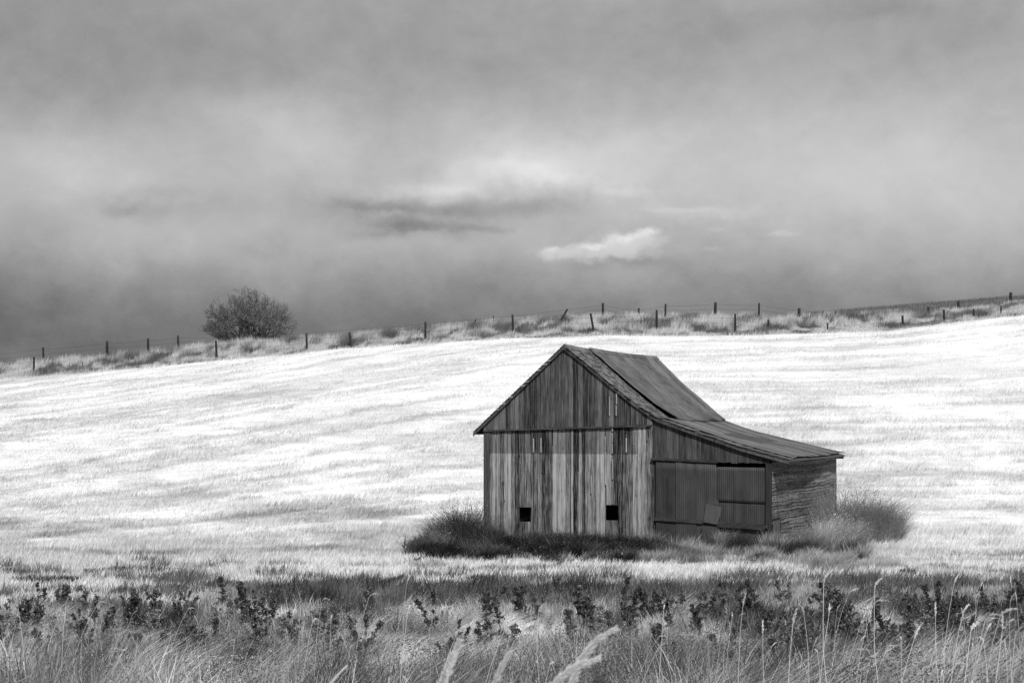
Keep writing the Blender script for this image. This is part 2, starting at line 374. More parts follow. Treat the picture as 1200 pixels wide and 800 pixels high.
# ------------------------------------------------------------------ grass
def blades(X, D, h, w, lean, tn, segs=1, curl=.5, zoff=-.03):
    """blades as tapered strips; lean = (lx, ly) arrays in metres per metre of height"""
    n = len(X); Z = terrain(X, D)+zoff; ang = rng.random(n)*math.pi
    wx, wy = np.cos(ang)*w/2, np.sin(ang)*w/2
    L = []
    for k in range(segs+1):
        u = k/segs; bx = lean[0]*h*(u*(1-curl)+curl*u*u); by = lean[1]*h*(u*(1-curl)+curl*u*u); bz = h*u*(1-.25*curl*u*np.hypot(*lean))
        cx, cy, cz = X+bx, D+by, Z+bz
        if k == segs: L.append(np.stack([cx, cy, cz], 1))
        else:
            s = 1-.6*u
            L.append(np.stack([cx-wx*s, cy-wy*s, cz], 1)); L.append(np.stack([cx+wx*s, cy+wy*s, cz], 1))
    k = len(L); V = np.stack(L, 1).reshape(-1, 3); b = np.arange(n)*k
    fs = []
    for i in range(segs-1):
        fs += [np.stack([b+2*i, b+2*i+1, b+2*i+3], 1), np.stack([b+2*i, b+2*i+3, b+2*i+2], 1)]
    fs.append(np.stack([b+2*(segs-1), b+2*(segs-1)+1, b+2*segs], 1))
    return V, np.concatenate(fs), np.repeat(tn, k)
def in_view(n, d0, d1, margin=1.12, power=1):
    D = d0+(d1-d0)*rng.random(n)**power; X = (rng.random(n)-.5)*2*.30*D*margin; return X, D
BARN = (-.96, 60.0); PHI = math.atan(770/2000)
def barn_mask(X, D, pad=.1):
    dx, dy = X-BARN[0], D-BARN[1]; s = dx*math.cos(PHI)-dy*math.sin(PHI); tt = dx*math.sin(PHI)+dy*math.cos(PHI)
    return (s > -pad) & (s < 10.14+pad) & (tt > -pad) & (tt < 12.1+pad)
# stubble of the harvested field
X, D = in_view(620000, 50, 127, 1.1); keep = ~barn_mask(X, D, .05); X, D = X[keep], D[keep]
r = rows(X, D); tn = tone(X, D); hh = (.05+.11*rng.random(len(X)))*(1+1.3*sstep(124.5, 126, D))*(.6+.9*fbm(X*1.1, D*.8, 2))*(1+1.2*sstep(.45, .56, r)*(1-sstep(.56, .62, r)))*(1-.25*sstep(90, 120, D))
V, F, T = blades(X, D, hh, .025+.025*rng.random(len(X)), (.25+.5*(rng.random(len(X))-.3), .5*(rng.random(len(X))-.5)), np.clip(tn*(.85+.35*rng.random(len(X))), .04, .95))
tag(np_mesh('stubble', V, F, M['stubble'], T), 'pale cut stubble covering the whole sloping field behind the barn', 'stubble', kind='stuff')
# rough yard grass between verge and barn
X, D = in_view(190000, 36, 58, 1.15); keep = ~barn_mask(X, D); X, D = X[keep], D[keep]; tn = tone(X, D)
hh = (.08+.16*rng.random(len(X)))*(1+.9*(tn < .2))*(.4+1.3*fbm(X*2.5, D*2.5, 2)); 
V, F, T = blades(X, D, hh, .016+.016*rng.random(len(X)), (.05+1.0*(rng.random(len(X))-.4), .9*(rng.random(len(X))-.5)), np.clip(tn*(.45+1.1*fbm(X*5, D*4, 2))*(.65+.7*rng.random(len(X))), .03, .8), 2)
tag(np_mesh('yard_grass', V, F, M['grass'], T), 'patchy light and dark rough grass in the yard before the barn', 'grass', kind='stuff')
# tall verge grass nearest the viewer
n = 210000; X, D = in_view(n, 13, 39, 1.2, .8); tn = tone(X, D)
cl = fbm(X*1.4+3, D*1.4, 3); c2 = fbm(X*3.5+60, D*2.5, 2); c3 = fbm(X*.6+90, D*.6, 2)
hh = (.18+.42*rng.random(n))*(.35+1.5*sstep(.3, .7, cl))
hh *= 1-.45*sstep(27, 33, D)
lx = -.25+1.5*sstep(.25, .75, c3)*1.0+.5*(c2-.5)*2
tv = tn*(.45+1.3*sstep(.3, .7, c2))*(.6+.8*rng.random(n))
tv = np.where(rng.random(n) < .10, .30+.35*rng.random(n), tv)
V, F, T = blades(X, D, hh, .005+.011*rng.random(n)**2, (lx+.9*(rng.random(n)-.5), .9*(rng.random(n)-.5)), np.clip(tv, .025, .8), 3, .6)
tag(np_mesh('verge_grass', V, F, M['near_grass'], T), 'tall wind-bent rough grass filling the bottom edge of the picture', 'grass', kind='stuff')
# low broad-leaved herbs between the grasses
def herbs(n, d0, d1, hmax, size, name, label, thr=.5):
    X, D = in_view(n, d0, d1, 1.2, .8); k = fbm(X*1.1+33, D*.9+12, 3); keep = k > thr; X, D, k = X[keep], D[keep], k[keep]; n = len(X)
    Z = terrain(X, D)+hmax*rng.random(n)**.7*(.4+1.6*(k-thr)/.25).clip(.3, 1.5); px = X/D*2000+600
    a = rng.normal(size=(n, 3)); a /= np.linalg.norm(a, axis=1)[:, None]; b = rng.normal(size=(n, 3)); b = np.cross(a, b); b /= np.linalg.norm(b, axis=1)[:, None]
    s = (size*(.5+rng.random(n)))[:, None]; c = np.stack([X, D, Z], 1); V = np.stack([c-a*s, c-b*s*.5, c+a*s, c+b*s*.5], 1).reshape(-1, 3)
    F = np.arange(4*n).reshape(n, 4); pal = fbm(X*.8+70, D*.6+1, 3)
    T = np.where(pal > .54, .16+.16*rng.random(n), .04+.07*rng.random(n)); return tag(np_mesh(name, V, F, M['near_grass'], np.repeat(T, 4)), label, 'herbs', kind='stuff')
herbs(120000, 16, 39, .5, .016, 'verge_herbs', 'dark and pale low leafy herbs matted between the verge grasses', .46)
herbs(130000, 15, 31, .62, .011, 'verge_herbs', 'finer leafy herbs in dark patches nearest the bottom edge', .50)
# tall pale grass along the fence
n = 210000; D = 126.3+rng.random(n)*16; X = (rng.random(n)-.5)*2*.31*D
cl = fbm(X*.95, D*.6, 3); hh = (.4+.8*sstep(.30, .72, cl))*(.65+.5*rng.random(n))
hh *= 1.0*(.25+.75*sstep(126.5, 132.5, D))
hh *= 1-.35*sstep(950, 1150, X/D*2000+600)
tn = tone(X, D)
tt = np.clip(.15+.52*sstep(.34, .62, fbm(X*.7+20, D*.45+5, 4))*(.6+.6*rng.random(n)), .05, .8)
V, F, T = blades(X, D, hh, .03+.035*rng.random(n), (.2+.6*(rng.random(n)-.5), .4*(rng.random(n)-.5)), tt, 2, .7)
tag(np_mesh('fence_line_grass', V, F, M['grass'], T), 'tufted tall pale grass along the fences on the crest of the field', 'grass', kind='stuff')
n = 26000; D = 146+rng.random(n)*80; X = D*(.14+.20*rng.random(n))
V, F, T = blades(X, D, .15+.35*rng.random(n), .06+.06*rng.random(n), (.3+.3*(rng.random(n)-.5), 0*X), .10+.14*rng.random(n), 1)
tag(np_mesh('hill_scrub', V, F, M['grass'], T), 'dark low scrub on the far slope behind the fences at the right', 'scrub', kind='stuff')

# ------------------------------------------------------------------ the barn
barn = empty('barn', (BARN[0], BARN[1], 0), -PHI)
tag(barn, 'weathered grey wooden barn with steep gable and sagging lean-to on its right', 'barn')
W_ = (math.cos(PHI), -math.sin(PHI)); U_ = (math.sin(PHI), math.cos(PHI))
def at(px, py, t=0.0):                      # measured photo point -> (along front, height) in the barn's own cross-section t metres back
    k = (px-600)/2000; x0 = BARN[0]+t*U_[0]; d0 = BARN[1]+t*U_[1]
    s = (k*d0-x0)/(W_[0]-k*W_[1]); d = d0+s*W_[1]
    return s, EYE+(500-py)/2000*d
TF, TB = -.17, 12.25
fr = [at(*p, TF) for p in ((660, 404), (684, 422.5), (712, 446), (740, 468.5), (770, 489), (810, 503), (868, 523), (924, 538))]
bk = [at(*p, TB) for p in ((769, 420), (781, 432), (802, 453), (824, 471), (848, 493), (882, 505.5), (938, 519), (990, 532))]
le = at(554, 506, TF); lb = (le[0]+.1, le[1]-.05)
def roof_pt(v, t, lift=0):                  # v 0..7 along the right-hand roof, t metres back
    q = (t-TF)/(TB-TF); i = min(int(v), 6); f = v-i
    a = (fr[i][0]*(1-f)+fr[i+1][0]*f, fr[i][1]*(1-f)+fr[i+1][1]*f)
    b = (bk[i][0]*(1-f)+bk[i+1][0]*f, bk[i][1]*(1-f)+bk[i+1][1]*f)
    s, z = a[0]*(1-q)+b[0]*q, a[1]*(1-q)+b[1]*q
    z += -.07*math.sin(math.pi*q)*(1 if v < 6 else .4)
    return (s, t, z+lift)
def left_pt(v, t, lift=0):                  # v 0..1 down the left-hand roof
    q = (t-TF)/(TB-TF); e = (le[0]*(1-q)+lb[0]*q, le[1]*(1-q)+lb[1]*q); a = roof_pt(0, t)
    return (a[0]*(1-v)+e[0]*v, t, a[2]*(1-v)+e[1]*v+lift)
def top_at(s, t):
    """underside of the roof above a point of the plan"""
    a = roof_pt(0, t)
    if s <= a[0]:
        e = left_pt(1, t); return e[2]+(a[2]-e[2])*(s-e[0])/(a[0]-e[0])-.10
    for i in range(7):
        p, q = roof_pt(i, t), roof_pt(i+1, t)
        if s <= q[0] or i == 6: return p[2]+(q[2]-p[2])*(s-p[0])/(q[0]-p[0])-.10
def widths(a, b, lo, hi):
    e = [a]
    while e[-1] < b-lo*1.2: e.append(min(b, e[-1]+random.uniform(lo, hi)))
    e[-1] = b
    return e
seamL, seamR = at(568, 503)[1], at(760, 497)[1]
seam = lambda s: seamL+(seamR-seamL)*s/6.0
S1 = at(766, 600)[0]; S2 = at(902, 600)[0]
wins = [(at(608, 600)[0], at(622, 600)[0], at(615, 611)[1], at(615, 594)[1]), (at(709.5, 600)[0], at(724, 600)[0], at(716, 609.5)[1], at(716, 591.5)[1])]
fw = MB()
def vboard(mb, a, b, zb, zt, y, th=.025, clip=True):
    """vertical board, split round the window openings"""
    segs = [(zb, zt)]
    for (w0, w1, z0, z1) in wins:
        if clip and b > w0+.01 and a < w1-.01: segs = [(zb, z0), (z1, zt)]
    for z0, z1 in segs:
        e = random.uniform(-.004, .004)
        za = z0; zc0 = z1 if not callable(z1) else z1(a); zc1 = z1 if not callable(z1) else z1(b)
        mb.board(a, b, za, za+e, zc0, zc1, y, y+th)
edges = sorted(set([round(x, 3) for x in widths(0, wins[0][0], .11, .21)+widths(wins[0][0], wins[0][1], .15, .28)+widths(wins[0][1], wins[1][0], .10, .19)+widths(wins[1][0], wins[1][1], .15, .28)+widths(wins[1][1], S1, .11, .21)]))
for i in range(len(edges)-1):
    a, b = edges[i], edges[i+1]; g = random.choice([.008, .012, .016, .03])
    y = random.choice([0, 0, .012, .022, -.008])+random.uniform(-.003, .003)
    vboard(fw, a+g/2, b-g/2, -.15+random.uniform(0, .12), seam((a+b)/2)+.06, y)
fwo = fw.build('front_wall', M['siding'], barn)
# narrow strips over some joints, their own weathering
st = MB()
for i in range(1, len(edges)-1):
    if random.random() < .45 and not any(w0-.06 < edges[i] < w1+.06 for w0, w1, _, _ in wins):
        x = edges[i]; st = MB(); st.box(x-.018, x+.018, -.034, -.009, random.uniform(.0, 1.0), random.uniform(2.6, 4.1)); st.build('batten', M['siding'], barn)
# backing behind the gaps
for w0, w1, z0, z1 in wins:
    f = MB(); f.box(w0-.05, w0, .05, .09, z0-.05, z1+.05); f.box(w1, w1+.05, .05, .09, z0-.05, z1+.05)
    f.box(w0, w1, .05, .09, z0-.05, z0); f.box(w0, w1, .05, .09, z1, z1+.05)
    f.build('window_frame', M['header'], barn)
# gable boards overlap the wall below
gb = MB(); e = widths(-.02, 6.15, .14, .25)
for a, b in zip(e, e[1:]):
    y = -.06+random.choice([0, 0, .010, -.010])
    zt0, zt1 = top_at(a, 0), top_at(b, 0); zb = seam((a+b)/2)-.02+random.uniform(-.012, .012)
    if min(zt0, zt1) > zb+.02: 
        pk = fr[0][0]
        if a < pk < b: gb.prism([(a+.003, zb), (b-.003, zb), (b-.003, zt1), (pk, top_at(pk, 0)), (a+.003, zt0)], y, y+.025)
        else: gb.board(a+.005, b-.007, zb, zb, zt0, zt1, y, y+.025)
gb.build('gable_siding', M['gable'], barn)
ledge = MB(); ledge.hexa([(-.02, -.09, seam(0)-.07), (6.1, -.09, seam(6.1)-.07), (6.1, -.045, seam(6.1)-.07), (-.02, -.045, seam(0)-.07), (-.02, -.09, seam(0)-.025), (6.1, -.09, seam(6.1)-.025), (6.1, -.045, seam(6.1)-.025), (-.02, -.045, seam(0)-.025)])
ledge.build('drip_board', M['header'], barn)
# thin pale upright strips on the gable and wall boards
for px0, py0, px1, py1 in ((714.6, 464, 716, 487), (722.6, 460, 724.2, 487), (625, 513, 626.4, 530), (633.6, 512, 635.2, 530), (709, 511, 710.2, 545), (717.4, 499, 718.6, 531), (733.6, 509, 735, 530), (709.6, 540, 710.8, 568), (717.8, 533, 718.8, 590), (692.8, 556, 693.8, 578)):
    a, z1 = at(px0, py0); b, z0 = at(px1, py1); sl = MB()
    y = -.105 if py1 < 496 else -.05
    zz = z0
    while zz < z1-.03:
        q = min(z1, zz+random.uniform(.35, .9)); dx = random.uniform(-.004, .004)
        sl.board(a+dx+random.uniform(0, .008), b+dx, zz, zz+.01, q-.02, q-random.uniform(.0, .03), y, y+.016); zz = q+random.uniform(0, .05)
    sl.build('pale_strip', M['pale'], barn)
# corner board and post between main barn and lean-to
cb = MB(); cb.box(-.03, .20, -.035, -.011, -.15, seam(0)-.04); cb.build('corner_board', M['header'], barn)
cb = MB(); cb.box(S1+.0, S1+.16, -.01, .12, -.15, 3.15); cb.build('door_post', M['post'], barn)
cb = MB(); cb.box(S2-.13, S2-.02, -.04, .08, -.15, 3.0); cb.build('door_post', M['post'], barn)
# lean-to front: short header boards
hb = MB(); hz0 = at(766, 539.5)[1]; hz1 = at(902, 543)[1]; e = widths(S1+.01, S2+.02, .17, .28)
hline = lambda s: hz0+(hz1-hz0)*(s-S1)/(S2-S1)
for a, b in zip(e, e[1:]):
    y = -.02+random.choice([0, .008, -.008]); hb.board(a+.004, b-.004, hline(a)+random.uniform(-.03, .02), hline(b)+random.uniform(-.03, .02), top_at(a, 0), top_at(b, 0), y, y+.025)
hb.build('header_siding', M['header'], barn)
tr = MB(); p0 = at(764, 537); p1 = at(842, 540.5)
tr.hexa([(p0[0], -.13, p0[1]-.05), (p1[0], -.13, p1[1]-.05), (p1[0], -.05, p1[1]-.05), (p0[0], -.05, p0[1]-.05), (p0[0], -.13, p0[1]+.03), (p1[0], -.13, p1[1]+.03), (p1[0], -.05, p1[1]+.03), (p0[0], -.05, p0[1]+.03)])
tr.build('door_track', M['railx'], barn)
# corrugated sheet doors
def corr_door(name, c, y, pitch=.07, amp=.006, m='door', bend=.02):
    """c = four (s, z) corners: bottom left, bottom right, top right, top left; made of upright sheets"""
    root = None; nsheet = max(1, round((c[1][0]-c[0][0])/.62)); V = []; F = []
    for k in range(nsheet):
        u0, u1 = k/nsheet, (k+1)/nsheet; n = int((u1-u0)*(c[1][0]-c[0][0])/pitch*6)+2; rows_ = 9; b0 = len(V)
        lift = -.008*(k % 2)-random.uniform(0, .006); drop = random.uniform(-.03, .03)
        for j in range(rows_+1):
            w = j/rows_
            for i in range(n+1):
                u = u0+(u1-u0+.012)*i/n
                s = (c[0][0]*(1-u)+c[1][0]*u)*(1-w)+(c[3][0]*(1-u)+c[2][0]*u)*w; z = (c[0][1]*(1-u)+c[1][1]*u)*(1-w)+(c[3][1]*(1-u)+c[2][1]*u)*w
                if j in (0, rows_): z += drop*(1 if j else .6)
                V.append((s, y+lift+amp*math.sin(2*math.pi*s/pitch)+bend*math.sin(3*w+k*1.7)*math.sin(5*u+k), z))
        for j in range(rows_):
            for i in range(n): q = b0+j*(n+1)+i; F.append((q, q+1, q+n+2, q+n+1))
    mb = MB(); mb.v = V; mb.f = F; o = mb.build(name, M[m], barn, True)
    sm = o.modifiers.new('thickness', 'SOLIDIFY'); sm.thickness = .004
    return o
ld = corr_door('sliding_door', [at(769.5, 641), at(839.5, 642), at(839, 541.5), at(769.5, 539)], -.075)
ld['label'] = 'left corrugated door, the wider one under the track'
# right door: an upper and a lower course of sheets hung a little low, black gap above
a0, a1, b0, b1 = at(838.5, 546.5), at(899.5, 547.5), at(839, 588), at(900, 591)
rd = corr_door('sagging_door', [b0, b1, a1, a0], .045, bend=.004); rd2 = corr_door('sagging_door', [at(839, 640), at(900, 639), (b1[0], b1[1]+.12), (b0[0], b0[1]+.12)], .053, bend=.004)
rd['label'] = 'right corrugated door hung low below a black gap'; rd2['label'] = 'lower sheets of the right corrugated door'
rl = MB(); p0, p1 = at(768.5, 606.8), at(901, 616.2)
for (y0, y1, dz) in ((-.135, -.105, 0),):
    rl.hexa([(p0[0], y0, p0[1]-.075), (p1[0], y0, p1[1]-.075), (p1[0], y1, p1[1]-.075), (p0[0], y1, p0[1]-.075), (p0[0], y0, p0[1]+.045), (p1[0], y0, p1[1]+.045), (p1[0], y1, p1[1]+.045), (p0[0], y1, p0[1]+.045)])
rl.build('door_rail', M['railx'], barn)
# doubled sheet metal patches propped on the join of the doors
sc_ = MB(); sc_.prism([at(*p) for p in ((829.5, 589.5), (847.5, 593.5), (845, 605), (841.5, 614), (825.5, 611), (827.5, 600))], -.185, -.18); so = sc_.build('patch_sheet', M['scrap'], barn)
so['label'] = 'tilted lighter sheet leaning on the doors'
sc_ = MB(); sc_.prism([at(*p) for p in ((832, 575.5), (837, 576), (838, 583), (843, 586), (844, 592), (830, 590))], -.12, -.115); sc_.build('patch_sheet', M['door'], barn)
sc_ = MB(); sc_.prism([at(*p) for p in ((824, 615), (842, 617), (844, 629), (841.5, 641), (822, 641))], -.17, -.165); sc_.build('patch_sheet', M['door'], barn)
# side wall: long horizontal laps, wavy and split
sw = MB(); z = -.1; L = 12.1; topz = lambda t: top_at(S2, t)-.01
k = 0
while z < 3.2:
    hgt = random.uniform(.10, .16)
    cuts = sorted([0, L]+[random.uniform(1, L-1) for _ in range(random.choice([1, 2, 3]))])
    for a, b in zip(cuts, cuts[1:]):
        
        nseg = max(2, int((b-a)/.35)); dz0 = random.uniform(-.012, .012); out = random.uniform(0, .03)
        wave = lambda t: .035*math.sin(t*.55+1.0)+.012*math.sin(t*2.1+k)+dz0
        b0_ = len(sw.v)
        for j in range(nseg+1):
            t_ = a+.01+(b-a-.02)*j/nseg; zb = z+wave(t_); zb += random.uniform(-.005, .005); zt = min(zb+hgt-.006+random.uniform(-.009, .004), topz(t_)); zb = min(zb, zt-.003)
            bow = .05*math.sin(t_*.8+.5)+out
            sw.v += [(S2+.035+bow, t_, zb), (S2+.010+bow, t_, zb), (S2+.002+bow, t_, zt), (S2+.014+bow, t_, zt)]
        for j in range(nseg):
            q = b0_+4*j
            for m0, m1 in ((0, 1), (1, 2), (2, 3), (3, 0)): sw.f.append((q+m0, q+m1, q+4+m1, q+4+m0))
        sw.f.append((b0_+3, b0_+2, b0_+1, b0_)); q = b0_+4*nseg; sw.f.append((q, q+1, q+2, q+3))
    z += hgt*.97; k += 1
sw.build('side_wall', M['lap'], barn)
bkg = MB(); bkg.board(.25, L-.1, -.1, -.1, topz(.25)-.05, topz(L-.1)-.05, 0, .02)       # inner studs / sheathing behind the laps
bo = bkg.build('inner_sheathing', M['post'], barn); bo.location = (S2-.16, 0, 0); bo.rotation_euler = (0, 0, R(90))
cb = MB(); cb.box(S2-.02, S2+.075, -.05, .02, -.1, 2.98); cb.build('corner_board', M['post'], barn)
cb = MB(); cb.box(S2+.10, S2+.125, .03, 1.05, .1, 1.12)
co = cb.build('hatch_panel', M['plain'], barn); co['label'] = 'small board panel low on the side wall'
cb = MB(); cb.box(S2+.10, S2+.15, .0, 1.1, 1.14, 1.19); cb.box(S2+.10, S2+.135, 1.08, 1.13, .1, 1.1); cb.build('hatch_trim', M['post'], barn)
# left and back walls
lw = MB(); e = widths(.02, 12.1, .18, .3)
for a, b in zip(e, e[1:]): y = random.choice([0, .01]); lw.board(y-.03, y, -.1, -.1, top_at(.0, a)-.02, top_at(.0, a)-.02, a+.004, b-.004)
lw.build('left_wall', M['plain'], barn)
bw_ = MB(); e = widths(.0, S2, .18, .3)
for a, b in zip(e, e[1:]): bw_.board(a+.003, b-.003, -.1, -.1, top_at(a, 12.1), top_at(b, 12.1), 12.1, 12.125)
bw_.build('back_wall', M['plain'], barn)
iw = MB(); iw.box(.05, S2-.1, 3.0, 3.03, -.1, 2.9); iw.build('partition', M['post'], barn)
fl = MB(); fl.box(.03, S2-.05, .15, 12.0, -.12, .03); fl.build('barn_floor', M['post'], barn)
# roof: sheathing, shingles at the front end, corrugated sheets over the rest
def slab(name, fn, v0, v1, nv, t0, t1, lo, hi, m):
    mb = MB(); 
    for i in range(nv):
        a, b = v0+(v1-v0)*i/nv, v0+(v1-v0)*(i+1)/nv
        mb.hexa([fn(a, t0, lo), fn(b, t0, lo), fn(b, t1, lo), fn(a, t1, lo), fn(a, t0, hi), fn(b, t0, hi), fn(b, t1, hi), fn(a, t1, hi)])
    return mb.build(name, m, barn)
slab('roof_sheathing', roof_pt, 0, 7, 7, TF+.06, TB-.03, -.09, -.03, M['header'])
slab('roof_sheathing', left_pt, 0, 1, 1, TF+.06, TB-.03, -.09, -.03, M['header'])
def shingles(name, fn, v0, v1, nrow, tend, m, t0=TF, w=(.14, .30), ragged=.05, th=.026):
    mb = MB()
    for i in range(nrow):
        a, b = v0+(v1-v0)*i/nrow, v0+(v1-v0)*(i+1.25)/nrow; b = min(b, v1+.02 if v1 < 1.5 else v1)
        te = tend(a) if callable(tend) else tend; t = t0+random.uniform(-ragged, ragged*.5)
        while t < te-.02:
            t2 = min(te, t+random.uniform(*w)); b2 = min(b+random.uniform(-.02, .015)*(v1-v0)/10, v1); l = random.uniform(0, .012)
            if random.random() > .02:
                g = .004
                mb.hexa([fn(a, t+g, -.028), fn(b2, t+g, 0), fn(b2, t2-g, 0), fn(a, t2-g, -.028), fn(a, t+g, -.012+l*.3), fn(b2, t+g, th+l), fn(b2, t2-g, th+l), fn(a, t2-g, -.012+l*.3)])
            t = t2
    return mb.build(name, m, barn)
tend = lambda v: 2.75-.2*v
shingles('shingle_roof', roof_pt, 0, 4.1, 32, tend, M['shingle'])
shingles('shingle_roof', left_pt, 0, 1, 30, TB, M['shingle'], w=(.2, .5), ragged=.0, th=.004)
def corr(name, fn, v0, v1, nv, t0, t1, m, lift=.05, pitch=.19, amp=.016, sheet=.76, over=.06, seed=3, raise_=0):
    """corrugated sheets laid side by side, each its own piece in the mesh"""
    rr = random.Random(seed); mb = MB(); t = None
    s_ = (lambda v: t0(v)) if callable(t0) else (lambda v: t0)
    off = 0
    while off < t1-s_(v0)-.05:
        ln = min(sheet, t1-s_(v0)-off); cols = max(4, int(ln/pitch*6)); b0 = len(mb.v); li = lift+rr.uniform(0, .018); ext = rr.uniform(-.05, .06)*(v1-v0)/4; curlt = rr.uniform(0, .03)
        for j in range(nv+1):
            v = v0+(v1-v0+ext)*j/nv; v = min(v, 7)
            f0 = s_(v)
            for i in range(cols+1):
                tt = f0+(off+(ln+.03)*i/cols)*(t1-f0)/(t1-s_(v0)); p = fn(v, tt, li+(raise_*(.25+.75*j/nv)*(1-i/cols) if off == 0 else 0)+amp*math.sin(2*math.pi*tt/pitch)+(curlt if j == nv else 0))
                mb.v.append(p)
        for j in range(nv):
            for i in range(cols): q = b0+j*(cols+1)+i; mb.f.append((q, q+cols+1, q+cols+2, q+1))
        off += sheet
    o = mb.build(name, m, barn, True); sm = o.modifiers.new('thickness', 'SOLIDIFY'); sm.thickness = .006; sm.offset = -1
    return o
corr('metal_roof', roof_pt, 0.02, 4.12, 10, lambda v: tend(v)-.06, TB+.05, M['roof'], .06, raise_=.12)
shingles('lean_to_edge', roof_pt, 4.15, 7, 13, .75, M['leanroof'], w=(1.1, 1.2), ragged=.02)
corr('lean_to_roof', roof_pt, 4.02, 7, 8, .62, TB+.04, M['leanroof'], .035, amp=.011, seed=9)
rc = MB()
for k in range(12):
    t0_ = TF+.1+k*1.04; t1_ = min(t0_+1.06, TB+.05); z_ = .10 if t0_ > 2.2 else .045
    for fn, vv in ((roof_pt, .28), (left_pt, .045)):
        rc.hexa([fn(0, t0_, z_-.02), fn(vv, t0_, z_-.02), fn(vv, t1_, z_-.02), fn(0, t1_, z_-.02), fn(0, t0_, z_), fn(vv, t0_, z_), fn(vv, t1_, z_), fn(0, t1_, z_)])
rc.build('ridge_cap', M['roof'], barn)
# rake boards and pale chips painting bright field light through left rake gaps
for fn, v0, v1 in ((left_pt, 0, 1), (roof_pt, 0, 4), (roof_pt, 4, 7)):
    r_ = MB(); n_ = 1 if fn is left_pt else int(v1-v0)
    for i in range(n_):
        a, b = v0+(v1-v0)*i/n_, v0+(v1-v0)*(i+1)/n_; lo, hi = -.155, -.033
        r_.hexa([fn(a, TF+.03, lo), fn(b, TF+.03, lo), fn(b, TF+.058, lo), fn(a, TF+.058, lo), fn(a, TF+.03, hi), fn(b, TF+.03, hi), fn(b, TF+.058, hi), fn(a, TF+.058, hi)])
    r_.build('rake_board', M['header'], barn)
ch = MB()
for v_ in (.155, .20, .265, .395, .445, .575, .65, .72):
    ch = MB(); x, y, z_ = left_pt(v_, TF+.02, -.075); l = random.uniform(.07, .16)
    ch.hexa([(x-l*.6, y-.02, z_-.02), (x+l*.5, y-.02, z_), (x+l*.5, y+.15, z_), (x-l*.6, y+.15, z_-.02), (x-l*.6, y-.02, z_+.02), (x+l*.5, y-.02, z_+.035), (x+l*.5, y+.15, z_+.035), (x-l*.6, y+.15, z_+.02)]); ch.build('gap_light_chip', M['pale'], barn)
# rafter ends under the left eave
for t_ in (.1, 1.3, 2.6): 
    rf = MB(); x, y, z_ = left_pt(.93, t_, -.15); rf.box(x-.25, x+.2, y, y+.06, z_-.12, z_+.04); rf.build('rafter_end', M['post'], barn)
rf = MB(); x, y, z_ = roof_pt(6.93, 11.9, -.12); rf.box(x-.3, x+.12, y, y+.08, z_-.08, z_+.02); rf.build('rafter_end', M['post'], barn)

# ------------------------------------------------------------------ fences on the crest
def gp(px, py, D):                          # a point at distance D that shows at photo point px, py
    return ((px-600)/2000*D, D, EYE+(500-py)/2000*D)
def fence(label, D, posts, wires, thick=.075, post_label={}):
    f = empty('wire_fence', (gp(posts[0][0], 400, D)[0], D, float(terrain(gp(posts[0][0], 400, D)[0], D)))); tag(f, label, 'fence', 'post and wire fences along the crest of the field')
    ox, oy, oz = f.location; tops = []
    for (px, ytop, lean, rad) in posts:
        X = (px-600)/2000*D; zt = gp(px, ytop, D)[2]; zg = float(terrain(X, D))-.3; h = zt-zg; lx = lean/2000*D
        mb = MB(); k = 5; pts = [(X-ox+lx*(i/k), 0+.02*math.sin(i), zg-oz+h*i/k) for i in range(k+1)]
        mb.tube(pts, [rad*(1.08-.1*i/k)*random.uniform(.93, 1.07) for i in range(k+1)], 7)
        o = mb.build('post', M['post'], f, True); tops.append((X-ox+lx, zt-oz, px))
        if px in post_label: o['label'] = post_label[px]
    for dz in wires:
        w = MB(); pts = []
        for (a, b) in zip(tops, tops[1:]):
            for q in (0, .25, .5, .75): pts.append((a[0]*(1-q)+b[0]*q, -.07, a[1]*(1-q)+b[1]*q-dz-.10*q*(1-q)*4*.5+random.uniform(-.015, .015)))
        pts.append((tops[-1][0], -.07, tops[-1][1]-dz)); w.tube(pts, [.007]*len(pts), 4); w.build('wire', M['wire'], f)
    return f
front_posts = [(-90, 431, 0, .07), (39, 418, 1, .08), (97, 424, 0, .03), (254, 399, -1, .085), (360, 390.5, -1, .08), (411.5, 389, -2, .085), (498.5, 377, 0, .08), (601.5, 368.5, -1, .085), (697, 367, -5, .085), (769.5, 363, 0, .085), (861.5, 367.5, 0, .08), (899.5, 374.5, 1, .08), (970.5, 378, -1, .06), (1058.5, 369.5, -1, .09), (1107, 362.5, -1, .08), (1142.5, 362, -2, .07), (1173, 358, 0, .06), (1260, 345, 0, .08)]
back_posts = [(-80, 420, 0, .08), (51.5, 407, -1, .085), (125.5, 399.5, 0, .11), (173.5, 396.5, 0, .10), (209.5, 393, -1, .085), (300, 392, 0, .06), (578, 370, 0, .04), (706.5, 355, 0, .10), (748.5, 361, 0, .08), (779, 356, 1, .085), (837.5, 354, 1, .11), (889.5, 355, 0, .075), (936.5, 361, 0, .12), (979, 364.5, 0, .07), (1088, 359.5, 0, .10), (1124, 352.5, -1, .11), (1184.5, 342.5, 0, .12), (1290, 335, 0, .1)]
fence('nearer fence of short leaning posts sunk in the pale grass', 129, front_posts, (.35, .75), post_label={697: 'post tipping hard to the left', 97: 'thin stick'})
bf = fence('farther fence of taller posts with wires against the sky', 139, back_posts, (.18, .55), post_label={936.5: 'thick post with a rail', 173.5: 'thick post left of the tree'})
a, b = gp(937, 372.5, 138.8), gp(975, 373.5, 138.8); mb = MB(); o_ = Vector(bf.location)
mb.tube([Vector(a)-o_, Vector(b)-o_], [.07, .06], 6); mb.build('brace_rail', M['post'], bf)
